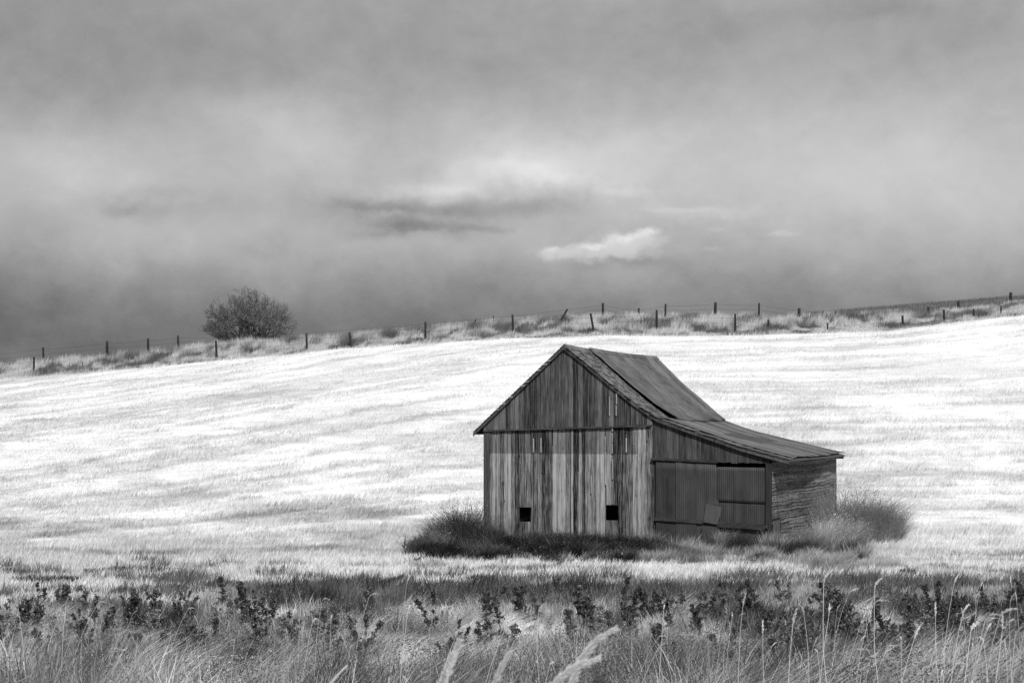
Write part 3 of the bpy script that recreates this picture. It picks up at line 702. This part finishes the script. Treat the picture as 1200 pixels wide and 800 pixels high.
for px, yt, yb, ln, lab in ((663, 362, 372, 6, 'short broken fence post leaning right among the crest grass'), (556, 374, 381, 4, 'small broken stake leaning right in the crest grass')):
    a = gp(px-ln, yb, 136); b = gp(px+2, yt, 136); mb = MB(); o = Vector((a[0], 136, a[2]-.3)); mb.tube([Vector((0, 0, 0)), Vector(b)-o], [.09, .08] if px > 600 else [.05, .045], 6)
    ob = mb.build('broken_post', M['post'], None, True); ob.location = o; tag(ob, lab, 'post')

# ------------------------------------------------------------------ plants built from stems and leaves
def rv(): return Vector((random.gauss(0, 1), random.gauss(0, 1), random.gauss(0, 1))).normalized()
def leafq(mb, c, size, asp=.45):
    a = rv(); b = a.cross(rv()).normalized(); mb.quad(c, a*size, b*size*asp)
# the tree on the crest
def crest_tree():
    D = 145; X, _, _ = gp(290, 400, D); zg = float(terrain(X, D)); root = empty('shrub_tree', (X, D, zg))
    tag(root, 'lone bare-twigged bushy tree on the crest between the fence posts', 'tree')
    tr, tw, lf = MB(), MB(), MB(); pxm = D/2000
    def inside(p):                          # measured crown outline: big round crown with a smaller one on its right
        x, z = p.x/pxm, p.z/pxm
        a = ((x+3)/42)**2+((z-36)/40)**2; b = ((x-33)/23)**2+((z-35)/26)**2; c_ = ((x+36)/20)**2+((z-20)/19)**2
        return min(a, b, c_) < 1 and abs(p.y) < 3.2
    def grow(p, d, ln, rad, dep):
        pts = [p]; n = 3
        for i in range(n):
            d = (d+rv()*.22+Vector((0, 0, .06))).normalized(); q = pts[-1]+d*ln/n
            if dep > 1 and not inside(q) and q.z > 1.0 and random.random() < .8: break
            pts.append(q)
        if len(pts) < 2: return
        rads = [max(rad*(1-.4*i/n), .010) for i in range(len(pts))]
        (tr if dep < 2 else tw).tube(pts, rads, 5 if dep < 2 else 3)
        if dep >= 3:
            for _ in range(5): leafq(lf, random.choice(pts)+rv()*random.uniform(0, .2), random.uniform(.02, .05), .55)
        if dep >= 5: return
        for _ in range(random.choice((3, 4)) if dep < 3 else random.choice((2, 3))):
            q = pts[random.randrange(max(1, len(pts)-2), len(pts))]
            nd = (d+rv()*.75).normalized()
            if nd.z < -.2: nd.z *= -.3
            grow(q, nd, ln*random.uniform(.6, .82), rad*.58, dep+1)
    for k in range(11):
        a = k/11*2*math.pi; tilt = random.uniform(.25, 1.0)
        grow(Vector((math.cos(a)*.2, math.sin(a)*.2, -.2)), Vector((math.cos(a)*tilt*1.2, math.sin(a)*tilt*.7, 1)).normalized(), random.uniform(1.7, 2.3), .10, 0)
    for k in range(2): grow(Vector((.4, 0, .1)), Vector((1.0, random.uniform(-.3, .3), .75)).normalized(), 2.0, .10, 0)
    for k in range(26):                     # low suckers crowding the base
        a = random.uniform(0, 6.28); tl = random.uniform(.2, 1.3)
        grow(Vector((math.cos(a)*random.uniform(.1, 1.3), math.sin(a)*.6, -.3)), Vector((math.cos(a)*tl, math.sin(a)*tl*.6, 1)).normalized(), random.uniform(.7, 1.1), .035, 2)
    tr.build('trunk', M['bark'], root)
    cr = tw.build('crown', M['twig'], root); lf.build('leaves', M['tree_leaf'], cr)
crest_tree()
# feathery shrubs at the barn: many fine arching shoots
def shrub(name, px, D, wid, hgt, n, mleaf, label, leansx=.25, fine=1.0, depth=None, msh='stem', cat='shrub', group=None):
    X = (px-600)/2000*D; zg = float(terrain(X, D)); root = empty(name, (X, D, zg)); tag(root, label, cat, group)
    sh, lf = MB(), MB(); depth = depth or wid
    for _ in range(n):
        a = random.uniform(0, 6.283); rr = math.sqrt(random.random()); bx, by = math.cos(a)*rr*wid/2, math.sin(a)*rr*depth/2
        loc = hgt*(.55+.45*math.cos(rr*1.5))*random.uniform(.55, 1.1)*(.75+.5*float(fbm(np.array(bx*1.5+px), np.array(by*1.5), 2)))
        zg2 = float(terrain(X+bx, D+by))-zg
        d = Vector((bx/wid*.9+leansx+random.gauss(0, .15), by/depth*.9+random.gauss(0, .15), 1)); p = Vector((bx, by, zg2-.03)); pts = [p]
        for k in range(3): pts.append(pts[-1]+d.normalized()*loc/3); d += Vector((random.gauss(.06, .12), random.gauss(0, .12), -.06))
        sh.tube(pts, [.007*fine, .006*fine, .004*fine, .002], 3)
        for _k in range(7):
            u = random.uniform(.15, 1)*3; i = min(int(u), 2); q = pts[i].lerp(pts[i+1], u-i)
            dd = (d.normalized()*.8+rv()*.7).normalized(); s = random.uniform(.03, .075)*fine
            w = dd.cross(rv()).normalized(); lf.quad(q+dd*s, dd*s, w*s*.22)
    sh.build('shoots', M[msh], root); lf.build('foliage', M[mleaf], root); return root
# dark sprawl along the foot of the front wall and soft grass before the doors (uncountable)
def along_front(n, s0, s1, off0, off1):
    s = s0+(s1-s0)*rng.random(n); o = off0+(off1-off0)*rng.random(n); X = BARN[0]+s*W_[0]-o*U_[0]; D = BARN[1]+s*W_[1]-o*U_[1]; return X, D, s, o
X, D, s, o = along_front(120000, -2.6, 6.9, .08, 8.2)
lim = 7.4*(.62+.9*(fbm(s*1.3, o*.5, 3)-.25))*(.35+.65*sstep(-2.2, .6, s))
k_ = (o < lim*(1-.35*rng.random(len(o))**2)) & (s > -1.9+.9*fbm(o*.9, o*.1+5, 2)-.8*rng.random(len(o))**3)
X, D, s, o = X[k_], D[k_], s[k_], o[k_]; c1 = fbm(X*1.2, D*1.2, 3)
hh = (.30+.5*c1)*(.5+.6*rng.random(len(X)))*(1-.45*sstep(1.5, 7.5, o))*(.55+.9*sstep(.35, .65, fbm(X*2.3, D*2, 2)))*(.75+.25*sstep(-1.7, -.5, s))
V, F, T = blades(X, D, hh, .012+.016*rng.random(len(X)), (.15+1.8*(rng.random(len(X))-.5), 1.2*(rng.random(len(X))-.5)), np.clip((.018+.13*sstep(.40, .75, fbm(X*2.2+5, D*2.2, 3)))*(.4+1.3*rng.random(len(X))), .015, .4), 3, .8)
wl = rng.random(len(X)) < .35; Xl, Dl, hl_ = X[wl], D[wl], hh[wl]; nl = len(Xl)       # small leaves tangled into them
a_ = rng.normal(size=(nl, 3)); a_ /= np.linalg.norm(a_, axis=1)[:, None]; b_ = np.cross(a_, rng.normal(size=(nl, 3))); b_ /= np.linalg.norm(b_, axis=1)[:, None]
c_ = np.stack([Xl+hl_*.3*rng.normal(size=nl)*.5, Dl, terrain(Xl, Dl)+hl_*rng.random(nl)*.8], 1); s_l = (.018+.03*rng.random(nl))[:, None]
VL = np.stack([c_-a_*s_l, c_-b_*s_l*.5, c_+a_*s_l, c_+b_*s_l*.5], 1).reshape(-1, 3)
TL = np.repeat(np.clip(.02+.17*sstep(.45, .75, fbm(Xl*3, Dl*3, 2))*rng.random(nl)*1.5, .015, .3), 4)
FL = np.arange(4*nl).reshape(nl, 4)[:, [0, 1, 2, 0, 2, 3]].reshape(-1, 3)+len(V)
V = np.concatenate([V, VL]); F = np.concatenate([F, FL]); T = np.concatenate([T, TL])
tag(np_mesh('wall_foot_weeds', V, F, M['grass'], T), 'dark tangled weeds along the foot of the barn front', 'weeds', kind='stuff')
X, D, s, o = along_front(60000, 5.4, 13.6, .1, 5.4); c1 = fbm(X*1.3+9, D*1.3, 3)
hh = (.15+.8*sstep(.3, .7, c1))*(.45+.6*rng.random(len(X)))*(1-.4*sstep(1.4, 3.2, o))
V, F, T = blades(X, D, hh, .010+.014*rng.random(len(X)), (.25+1.1*(rng.random(len(X))-.5), .9*(rng.random(len(X))-.5)), np.clip(.05+.50*sstep(.3, .7, fbm(X*1.6, D*1.2+30, 3))*(.4+.8*rng.random(len(X))), .04, .6), 3, .7)
tag(np_mesh('door_grass', V, F, M['grass'], T), 'soft grey grass growing up before the metal doors', 'grass', kind='stuff')
# single pale tufts and dark tufts that stand out
def tuft(name, px, D, wid, hgt, n, tn, label, cat='grass clump', group=None, lean=.25, w=.016, depth=None, lobes=0.0, hi=None):
    X0 = (px-600)/2000*D; depth = depth or wid*.5; a = rng.random(n)*6.283; r = np.sqrt(rng.random(n)); X = X0+np.cos(a)*r*wid/2; DD = D+np.sin(a)*r*depth/2
    hh = hgt*(.45+.55*rng.random(n))*(1-.45*r*r)*(1-lobes+2*lobes*sstep(.25, .75, fbm(X*3.4, DD*3.4, 3)))
    if hi is not None: tn = tn+(hi-tn)*sstep(.42, .62, fbm(X*1.5+9, DD*1.5, 3))
    V, F, T = blades(X, DD, hh, w*(.6+.8*rng.random(n)), (lean+(X-X0)/wid*(.5-.35*(lobes > 0))+(.5+.9*(lobes > 0))*(rng.random(n)-.5)+(lobes > 0)*1.6*(fbm(X*2+4, DD*2, 2)-.5), (.5+.8*(lobes > 0))*(rng.random(n)-.5)), np.clip(tn*(.5+rng.random(n)), .02, .85), 3, .6)
    if lobes > 0:                           # small leaves and seed bits carried among the shoots
        q = rng.integers(0, n, int(n*.9)); m_ = len(q); u = rng.random(m_)*.6+.4; sp = .10
        a_ = rng.normal(size=(m_, 3)); a_ /= np.linalg.norm(a_, axis=1)[:, None]; b_ = np.cross(a_, rng.normal(size=(m_, 3))); b_ /= np.linalg.norm(b_, axis=1)[:, None]
        lnx = (lean+(X[q]-X0)/wid*.15)*hh[q]*u
        c_ = np.stack([X[q]+lnx+rng.normal(size=m_)*sp, DD[q]+rng.normal(size=m_)*sp, terrain(X[q], DD[q])+hh[q]*u+rng.normal(size=m_)*.05], 1); sl = (.010+.022*rng.random(m_))[:, None]
        VL = np.stack([c_-a_*sl, c_-b_*sl*.5, c_+a_*sl, c_+b_*sl*.5], 1).reshape(-1, 3); FL = np.arange(4*m_).reshape(m_, 4)[:, [0, 1, 2, 0, 2, 3]].reshape(-1, 3)+len(V)
        tq = (tn[q] if hi is not None else tn)*(.6+.9*rng.random(m_)); V = np.concatenate([V, VL]); F = np.concatenate([F, FL]); T = np.concatenate([T, np.repeat(np.clip(tq, .02, .8), 4)])
    z0 = float(terrain(X0, D)); V = V-np.array([X0, D, z0]); o = np_mesh(name, V, F, M['grass'], T); o.location = (X0, D, z0); tag(o, label, cat, group); return o
G_ = 'bushes at the foot of the barn'
tuft('weed_bush', 541, 59.2, 2.2, 1.45, 5500, .05, 'dark feathery bush against the left corner of the barn', 'bush', G_, .05, .011, 1.6, .6, .15)
tuft('weed_bush', 510, 58.2, 1.7, .75, 4000, .06, 'lower dark bush left of the one at the barn corner', 'bush', G_, .2, .011, 1.4, .5, .25)
tuft('weed_bush', 996, 61.5, 3.1, 1.95, 9000, .20, 'wide pale feathery bush at the far end of the lean-to side wall', 'bush', G_, .15, .010, 2.8, .6, .45)
tuft('weed_bush', 1030, 61.0, 1.5, 1.5, 4000, .16, 'darker bush on the right end of the pale feathery bush', 'bush', G_, .0, .011, 1.5, .6, .30)
tuft('weed_bush', 966, 58.5, 2.8, 1.1, 6000, .26, 'pale bush of arching grass in front of the lean-to side wall', 'bush', G_, .45, .010, 1.6, .6, .6)
tuft('weed_bush', 918, 55.8, 1.9, .75, 4800, .16, 'low soft bush at the lean-to corner post', 'bush', G_, .3, .010, 1.3, .6, .38)
dy = lambda y: 2000*EYE/(y-500)              # distance of level ground seen at photo row y
tuft('grass_clump', 587, 53.0, .45, .42, 160, .6, 'small pale upright clump before the barn left of centre')
tuft('grass_clump', 662, 53.2, .55, .48, 200, .65, 'small pale upright clump before the middle of the barn front')
dark = [(138, 672, 3.0, .30, 'widest dark clump at the left of the yard, above the other dark clumps'), (92, 672, 1.0, .22, 'small dark clump just left of the widest one'), (52, 681, 1.9, .30, 'dark clump below and left of the widest one'), (10, 674, 1.2, .26, 'dark clump at the left edge of the photo'), (196, 693, 1.9, .34, 'dark clump in the yard right of the left edge, lowest of its row'), (143, 694, .6, .32, 'small rounded dark clump beside the low wide one'), (86, 681, .7, .24, 'tiny dark clump between two wider ones'), (265, 687, 1.1, .26, 'grey clump left of the long dark grass band'), (300, 697, .9, .3, 'grey clump at the left end of the dark band')]
for px, y, wd, h, lab in dark: tuft('grass_clump', px, dy(y), wd, h, int(420*wd), .05, lab, group='dark clumps dotted over the yard', w=.022, depth=1.1)
for k in range(26):
    px = random.choice([random.uniform(370, 600), random.uniform(860, 1200)]); y = random.uniform(673, 690) if px < 650 else random.uniform(664, 700)
    side = 'left of the barn front' if px < 650 else 'right of the lean-to'
    tuft('grass_clump', px, dy(y), random.uniform(.4, 1.4), random.uniform(.2, .38), 260, random.uniform(.05, .09), f'one of the small dark clumps scattered in the pale yard, {side}', group=f'small dark clumps {side}', w=.02, depth=.7)

# weeds of the verge
def dock_weed(h, seed, dens=1.0, mat_='dark_leaf', lab=None):
    random.seed(seed); root = empty('dock_weed'); st_, lf = MB(), MB()
    for b in range(random.choice((2, 3, 4))):
        lx, ly = random.gauss(.08, .16), random.gauss(0, .16); hh = h*random.uniform(.7, 1); pts = [Vector((random.gauss(0, .05), random.gauss(0, .05), -.05))]
        for k in range(4): pts.append(pts[-1]+Vector((lx*(.5+k*.25), ly, 1)).normalized()*hh/4)
        st_.tube(pts, [.008, .007, .006, .005, .003], 4)
        for k in range(random.randint(9, 14)):       # side sprays crowded with small leaves
            u = random.uniform(.25, 1)*4; i = min(int(u), 3); q = pts[i].lerp(pts[i+1], u-i); d = Vector((random.gauss(0, 1), random.gauss(0, 1), random.uniform(.4, 1.3))).normalized(); ln = random.uniform(.06, .20)*(1.25-u/5)
            e = q+d*ln; st_.tube([q, e], [.003, .002], 3)
            for _ in range(int(34*dens)): leafq(lf, q.lerp(e, random.random())+rv()*random.uniform(0, .055), random.uniform(.012, .036), .6)
        for _ in range(6):
            q = pts[random.choice((0, 1, 2))]; d = Vector((random.gauss(0, 1), random.gauss(0, 1), .3)).normalized(); w = d.cross(Vector((0, 0, 1))); lf.quad(q+d*.10+Vector((0, 0, .05)), d*.11, w*.025)
    st_.build('stem', M['stem'] if mat_ != 'dark_leaf' else M['mid_leaf'], root); lf.build('leaves', M[mat_], root); return root
def yarrow(h, seed):
    random.seed(seed); root = empty('yarrow'); st_, fl, lf = MB(), MB(), MB()
    for b in range(random.choice((3, 5, 6))):
        lx, ly = random.gauss(.15, .2), random.gauss(0, .2); hh = h*random.uniform(.75, 1); p = Vector((random.gauss(0, .03), random.gauss(0, .03), -.05)); q = p+Vector((lx, ly, 1)).normalized()*hh*.75; st_.tube([p, p.lerp(q, .5)+Vector((.01, 0, 0)), q], [.004, .004, .003], 3); fl = MB()
        for k in range(7):
            a = random.uniform(0, 6.28); r = random.uniform(.0, .06); e = q+Vector((math.cos(a)*r, math.sin(a)*r, hh*.1+random.uniform(0, .015))); st_.tube([q, e], [.002, .0015], 3)
            for _ in range(7): leafq(fl, e+Vector((random.gauss(0, .011), random.gauss(0, .011), random.gauss(0, .004))), random.uniform(.004, .009), .9)
        fl.build('flower_head', M['flower'], root)
        for _ in range(10): leafq(lf, p.lerp(q, random.random())+rv()*.03, random.uniform(.015, .03), .25)
    st_.build('stem', M['stem'], root); lf.build('leaves', M['mid_leaf'], root); return root
def seed_stalk(h, seed, nod=.5, near=False, hl=.10, thick=.010, n=90):
    random.seed(seed); root = empty('seed_stalk'); st_, hd, lf = MB(), MB(), MB(); d = Vector((random.gauss(.10, .20), random.gauss(0, .10), 1)).normalized(); p = Vector((0, 0, -.05)); pts = [p]
    for k in range(7): p = p+d*h/7; pts.append(p); d = (d+Vector((nod*.09*(k > 2), 0, 0))+rv()*.06).normalized()
    st_.tube(pts, [.0034-.00025*k for k in range(8)], 4)
    hp = [p]
    for k in range(6): d = (d+Vector((nod*.28, 0, -nod*.20))).normalized(); p = p+d*hl/6; hp.append(p)
    st_.tube(hp, [.0018]*7, 3)
    for _ in range(n):
        u = random.random()*6; i = min(int(u), 5); q = hp[i].lerp(hp[i+1], u-i); dd = ((hp[i+1]-hp[i]).normalized()+rv()*.55).normalized(); s = random.uniform(.5, 1)*thick*(1.15-abs(u/6-.45)); w = dd.cross(rv()).normalized(); hd.quad(q+dd*s, dd*s, w*s*.3)
    for k in (1, 2, 3):
        q = pts[k]; a = random.uniform(0, 6.28); v1 = q+Vector((math.cos(a)*.06, math.sin(a)*.06, .14)); v2 = q+Vector((math.cos(a)*.16, math.sin(a)*.16, .13+random.uniform(-.08, .06)))
        nn = len(lf.v); wd = Vector((-math.sin(a), math.cos(a), 0))*.004; lf.v += [tuple(q-wd), tuple(q+wd), tuple(v1+wd), tuple(v1-wd), tuple(v2)]; lf.f += [(nn, nn+1, nn+2, nn+3), (nn+3, nn+2, nn+4)]
    st_.build('stem', M['straw'], root); hd.build('seed_head', M['straw'], root); lf.build('blade', M['straw'], root); return root
def place(proto, used, px, D, lab, cat, group, rz=None, sc=1.0):
    o = proto if proto not in used else copy_tree(proto); used.append(proto) if proto not in used else None
    X = (px-600)/2000*D; o.location = (X, D, float(terrain(X, D))); o.rotation_euler = (0, 0, rz if rz is not None else random.uniform(0, 6.28)); o.scale = (sc, sc, sc); tag(o, lab, cat, group); return o
def side(px): return 'left' if px < 400 else ('middle' if px < 800 else 'right')
docks = [dock_weed([1.0, .85, 1.1, .7, 1.0, .9, 1.15, .75, .95][i], 100+i, [1, .7, 1.1, 1.3, .6, .9, .8, 1.2, 1][i], ['dark_leaf', 'dark_leaf', 'dark_leaf', 'dock_leaf', 'dark_leaf', 'dock_leaf', 'dark_leaf', 'dark_leaf', 'dock_leaf'][i]) for i in range(9)]; pales = [dock_weed(.75, 200+i, .8, 'pale_leaf') for i in range(3)]; yar = [yarrow(.75, 300+i) for i in range(4)]
stalks = [seed_stalk(random.uniform(1.1, 1.5), 400+i, [.1, .3, .6, .9, 1.1, .2, .5, .8, .15, .4][i], hl=random.uniform(.08, .15), thick=random.uniform(.010, .015), n=130, ) for i in range(10)]
random.seed(5); used = []
dock_px = [10, 30, 48, 75, 96, 120, 150, 158, 190, 205, 232, 262, 275, 352, 345, 300, 430, 620, 622, 668, 700, 715, 735, 752, 765, 780, 800, 845, 885, 892, 928, 975, 990, 1015, 1045, 1075, 1090, 1110, 1125, 1140, 1155, 1170, 1190, 592, 560, 1030, 1060, 1100, 1150, 860, 830, 55, 20, 110, 180, 250, 220]
dock_px = dock_px+[random.choice([random.uniform(-5, 330), random.uniform(690, 1205), random.uniform(840, 1205), random.uniform(330, 690)]) for _ in range(125)]
for i, px in enumerate(dock_px):
    D = random.uniform(30.5, 38.5) if i < 43 or i % 3 else random.uniform(25, 31)
    place(docks[i % 9], used, px, D, f'dark leafy weed in the verge grass, {side(px)} third of the photo', 'weed', f'dark weeds, {side(px)} of the verge', sc=random.uniform(.55, 1.12)).rotation_euler = (random.gauss(0, .16), random.gauss(.08, .2), random.uniform(0, 6.28))
for i, px in enumerate([110, 125, 135, 238, 250, 262, 245, 60, 85, 285, 15, 365, 735, 770, 700, 870, 1000, 1020, 815, 1080, 640, 460, 30, 75, 180, 330, 400, 520, 850, 905, 960, 1120, 1150, 1180, 700, 770, 740]):
    D = random.uniform(32, 36); place(pales[i % 3], used, px, D, f'pale leafy weed among the dark ones, {side(px)} third of the photo', 'weed', f'pale weeds, {side(px)} of the verge', sc=random.uniform(.6, .9))
for i in range(38):
    px = random.choice([random.uniform(0, 400), random.uniform(0, 330), random.uniform(880, 1200)]); D = random.uniform(17, 27)
    place(yar[i % 4], used, px, D, f'flat-topped pale flower cluster in the verge grass, {side(px)} third of the photo', 'wildflower', f'pale flowers, {side(px)} of the verge', sc=random.uniform(.75, 1.05))
sx = [(915, 12), (942, 14), (985, 17), (992, 15), (1003, 14), (1028, 19), (1048, 12), (1052, 16), (1078, 18), (1095, 14), (1103, 13), (1107, 15), (1128, 14), (1137, 16), (1148, 21), (1152, 19), (1156, 20), (1170, 20), (1176, 18), (1180, 14), (1188, 13), (1196, 15), (1140, 12), (1120, 11), (1065, 11), (1020, 12), (990, 11), (960, 15), (930, 17), (880, 18), (860, 15), (845, 17), (833, 14), (775, 15), (730, 17), (700, 13), (640, 16), (625, 13), (560, 18), (548, 15), (500, 17), (478, 19), (495, 13), (470, 15), (455, 17), (590, 19), (1185, 10), (1110, 10), (1160, 12), (1010, 10), (900, 13), (950, 11)]
sx += [(random.choice([random.uniform(830, 1200), random.uniform(420, 1200), random.uniform(0, 420)]), random.uniform(13, 24)) for _ in range(34)]
for i, (px, D) in enumerate(sx):
    D = D*random.uniform(1.0, 1.15); place(stalks[i % 10], used, px, D, f'tall straw stalk with drooping seed head, {side(px)} third of the photo', 'grass stalk', f'seed stalks, {side(px)} of the verge', rz=random.gauss(0, .9), sc=random.uniform(.72, 1.15))
# five thick fuzzy heads close to the viewer
def near_head(pts_px, D, r, label, seed, n=2600):
    random.seed(seed); r *= .98; X0 = (pts_px[0][0]-600)/2000*D; zg = float(terrain(X0, D)); root = empty('foxtail_grass', (X0, D, zg)); tag(root, label, 'grass stalk', 'fuzzy seed heads nearest the viewer')
    o = Vector(root.location); P = [Vector(gp(x, y, D))-o for x, y in pts_px]
    dn = P[0]-P[1]; stem = [Vector((random.uniform(-.05, .05), .0, -.03)), (P[0]*.5+dn*.3)*.9, P[0]+dn*.6, P[0]]
    st_, hd = MB(), MB(); st_.tube(stem, [.0026, .0022, .0018, .0016], 5); st_.tube(P, [.0016]*len(P), 4)
    L = len(P)-1
    for _ in range(n):
        u = random.random()*L; i = min(int(u), L-1); q = P[i].lerp(P[i+1], u-i); ax = (P[i+1]-P[i]).normalized(); v = u/L; rad = r*(.55+.9*v if v < .4 else 1.0-.75*((v-.4)/.6)**2)*random.uniform(.7, 1.15)*(1+.25*math.sin(u*9+seed))
        o2 = ax.cross(rv()).normalized(); dd = (ax*1.1+o2*.8).normalized(); c = q+o2*rad*random.uniform(.0, .9); w = dd.cross(rv()).normalized(); s = r*(random.uniform(.4, .9) if random.random() < .8 else random.uniform(1.0, 1.9)); hd.quad(c, dd*s, w*r*.09)
    st_.build('stem', M['straw'], root); hd.build('seed_head', M['head'], root); return root
near_head([(511, 822), (519, 797), (528, 775), (539, 750)], 2.9, .0075, 'thick fuzzy seed head at the bottom, left of the photo centre, tip highest there', 1)
near_head([(519, 815), (524, 795), (529, 778), (534, 764)], 2.75, .005, 'thinner fuzzy head touching the right side of the thick one', 2, 500)
near_head([(575, 815), (580, 798), (588, 780), (598, 763)], 3.1, .0055, 'short slanting fuzzy head between the two thick groups', 3)
near_head([(380, 812), (388, 800), (397, 789), (407, 779)], 3.2, .0035, 'small slim fuzzy head at the bottom, leftmost of the near ones', 4, 500)
near_head([(652, 825), (672, 795), (684, 768), (700, 749), (722, 736)], 2.8, .0062, 'long fuzzy head arching up to the right, the tallest on the right', 5, 4200)
near_head([(640, 812), (656, 794), (675, 780), (702, 771)], 2.7, .0065, 'low fuzzy head bending right beneath the long arching one', 6, 3000)
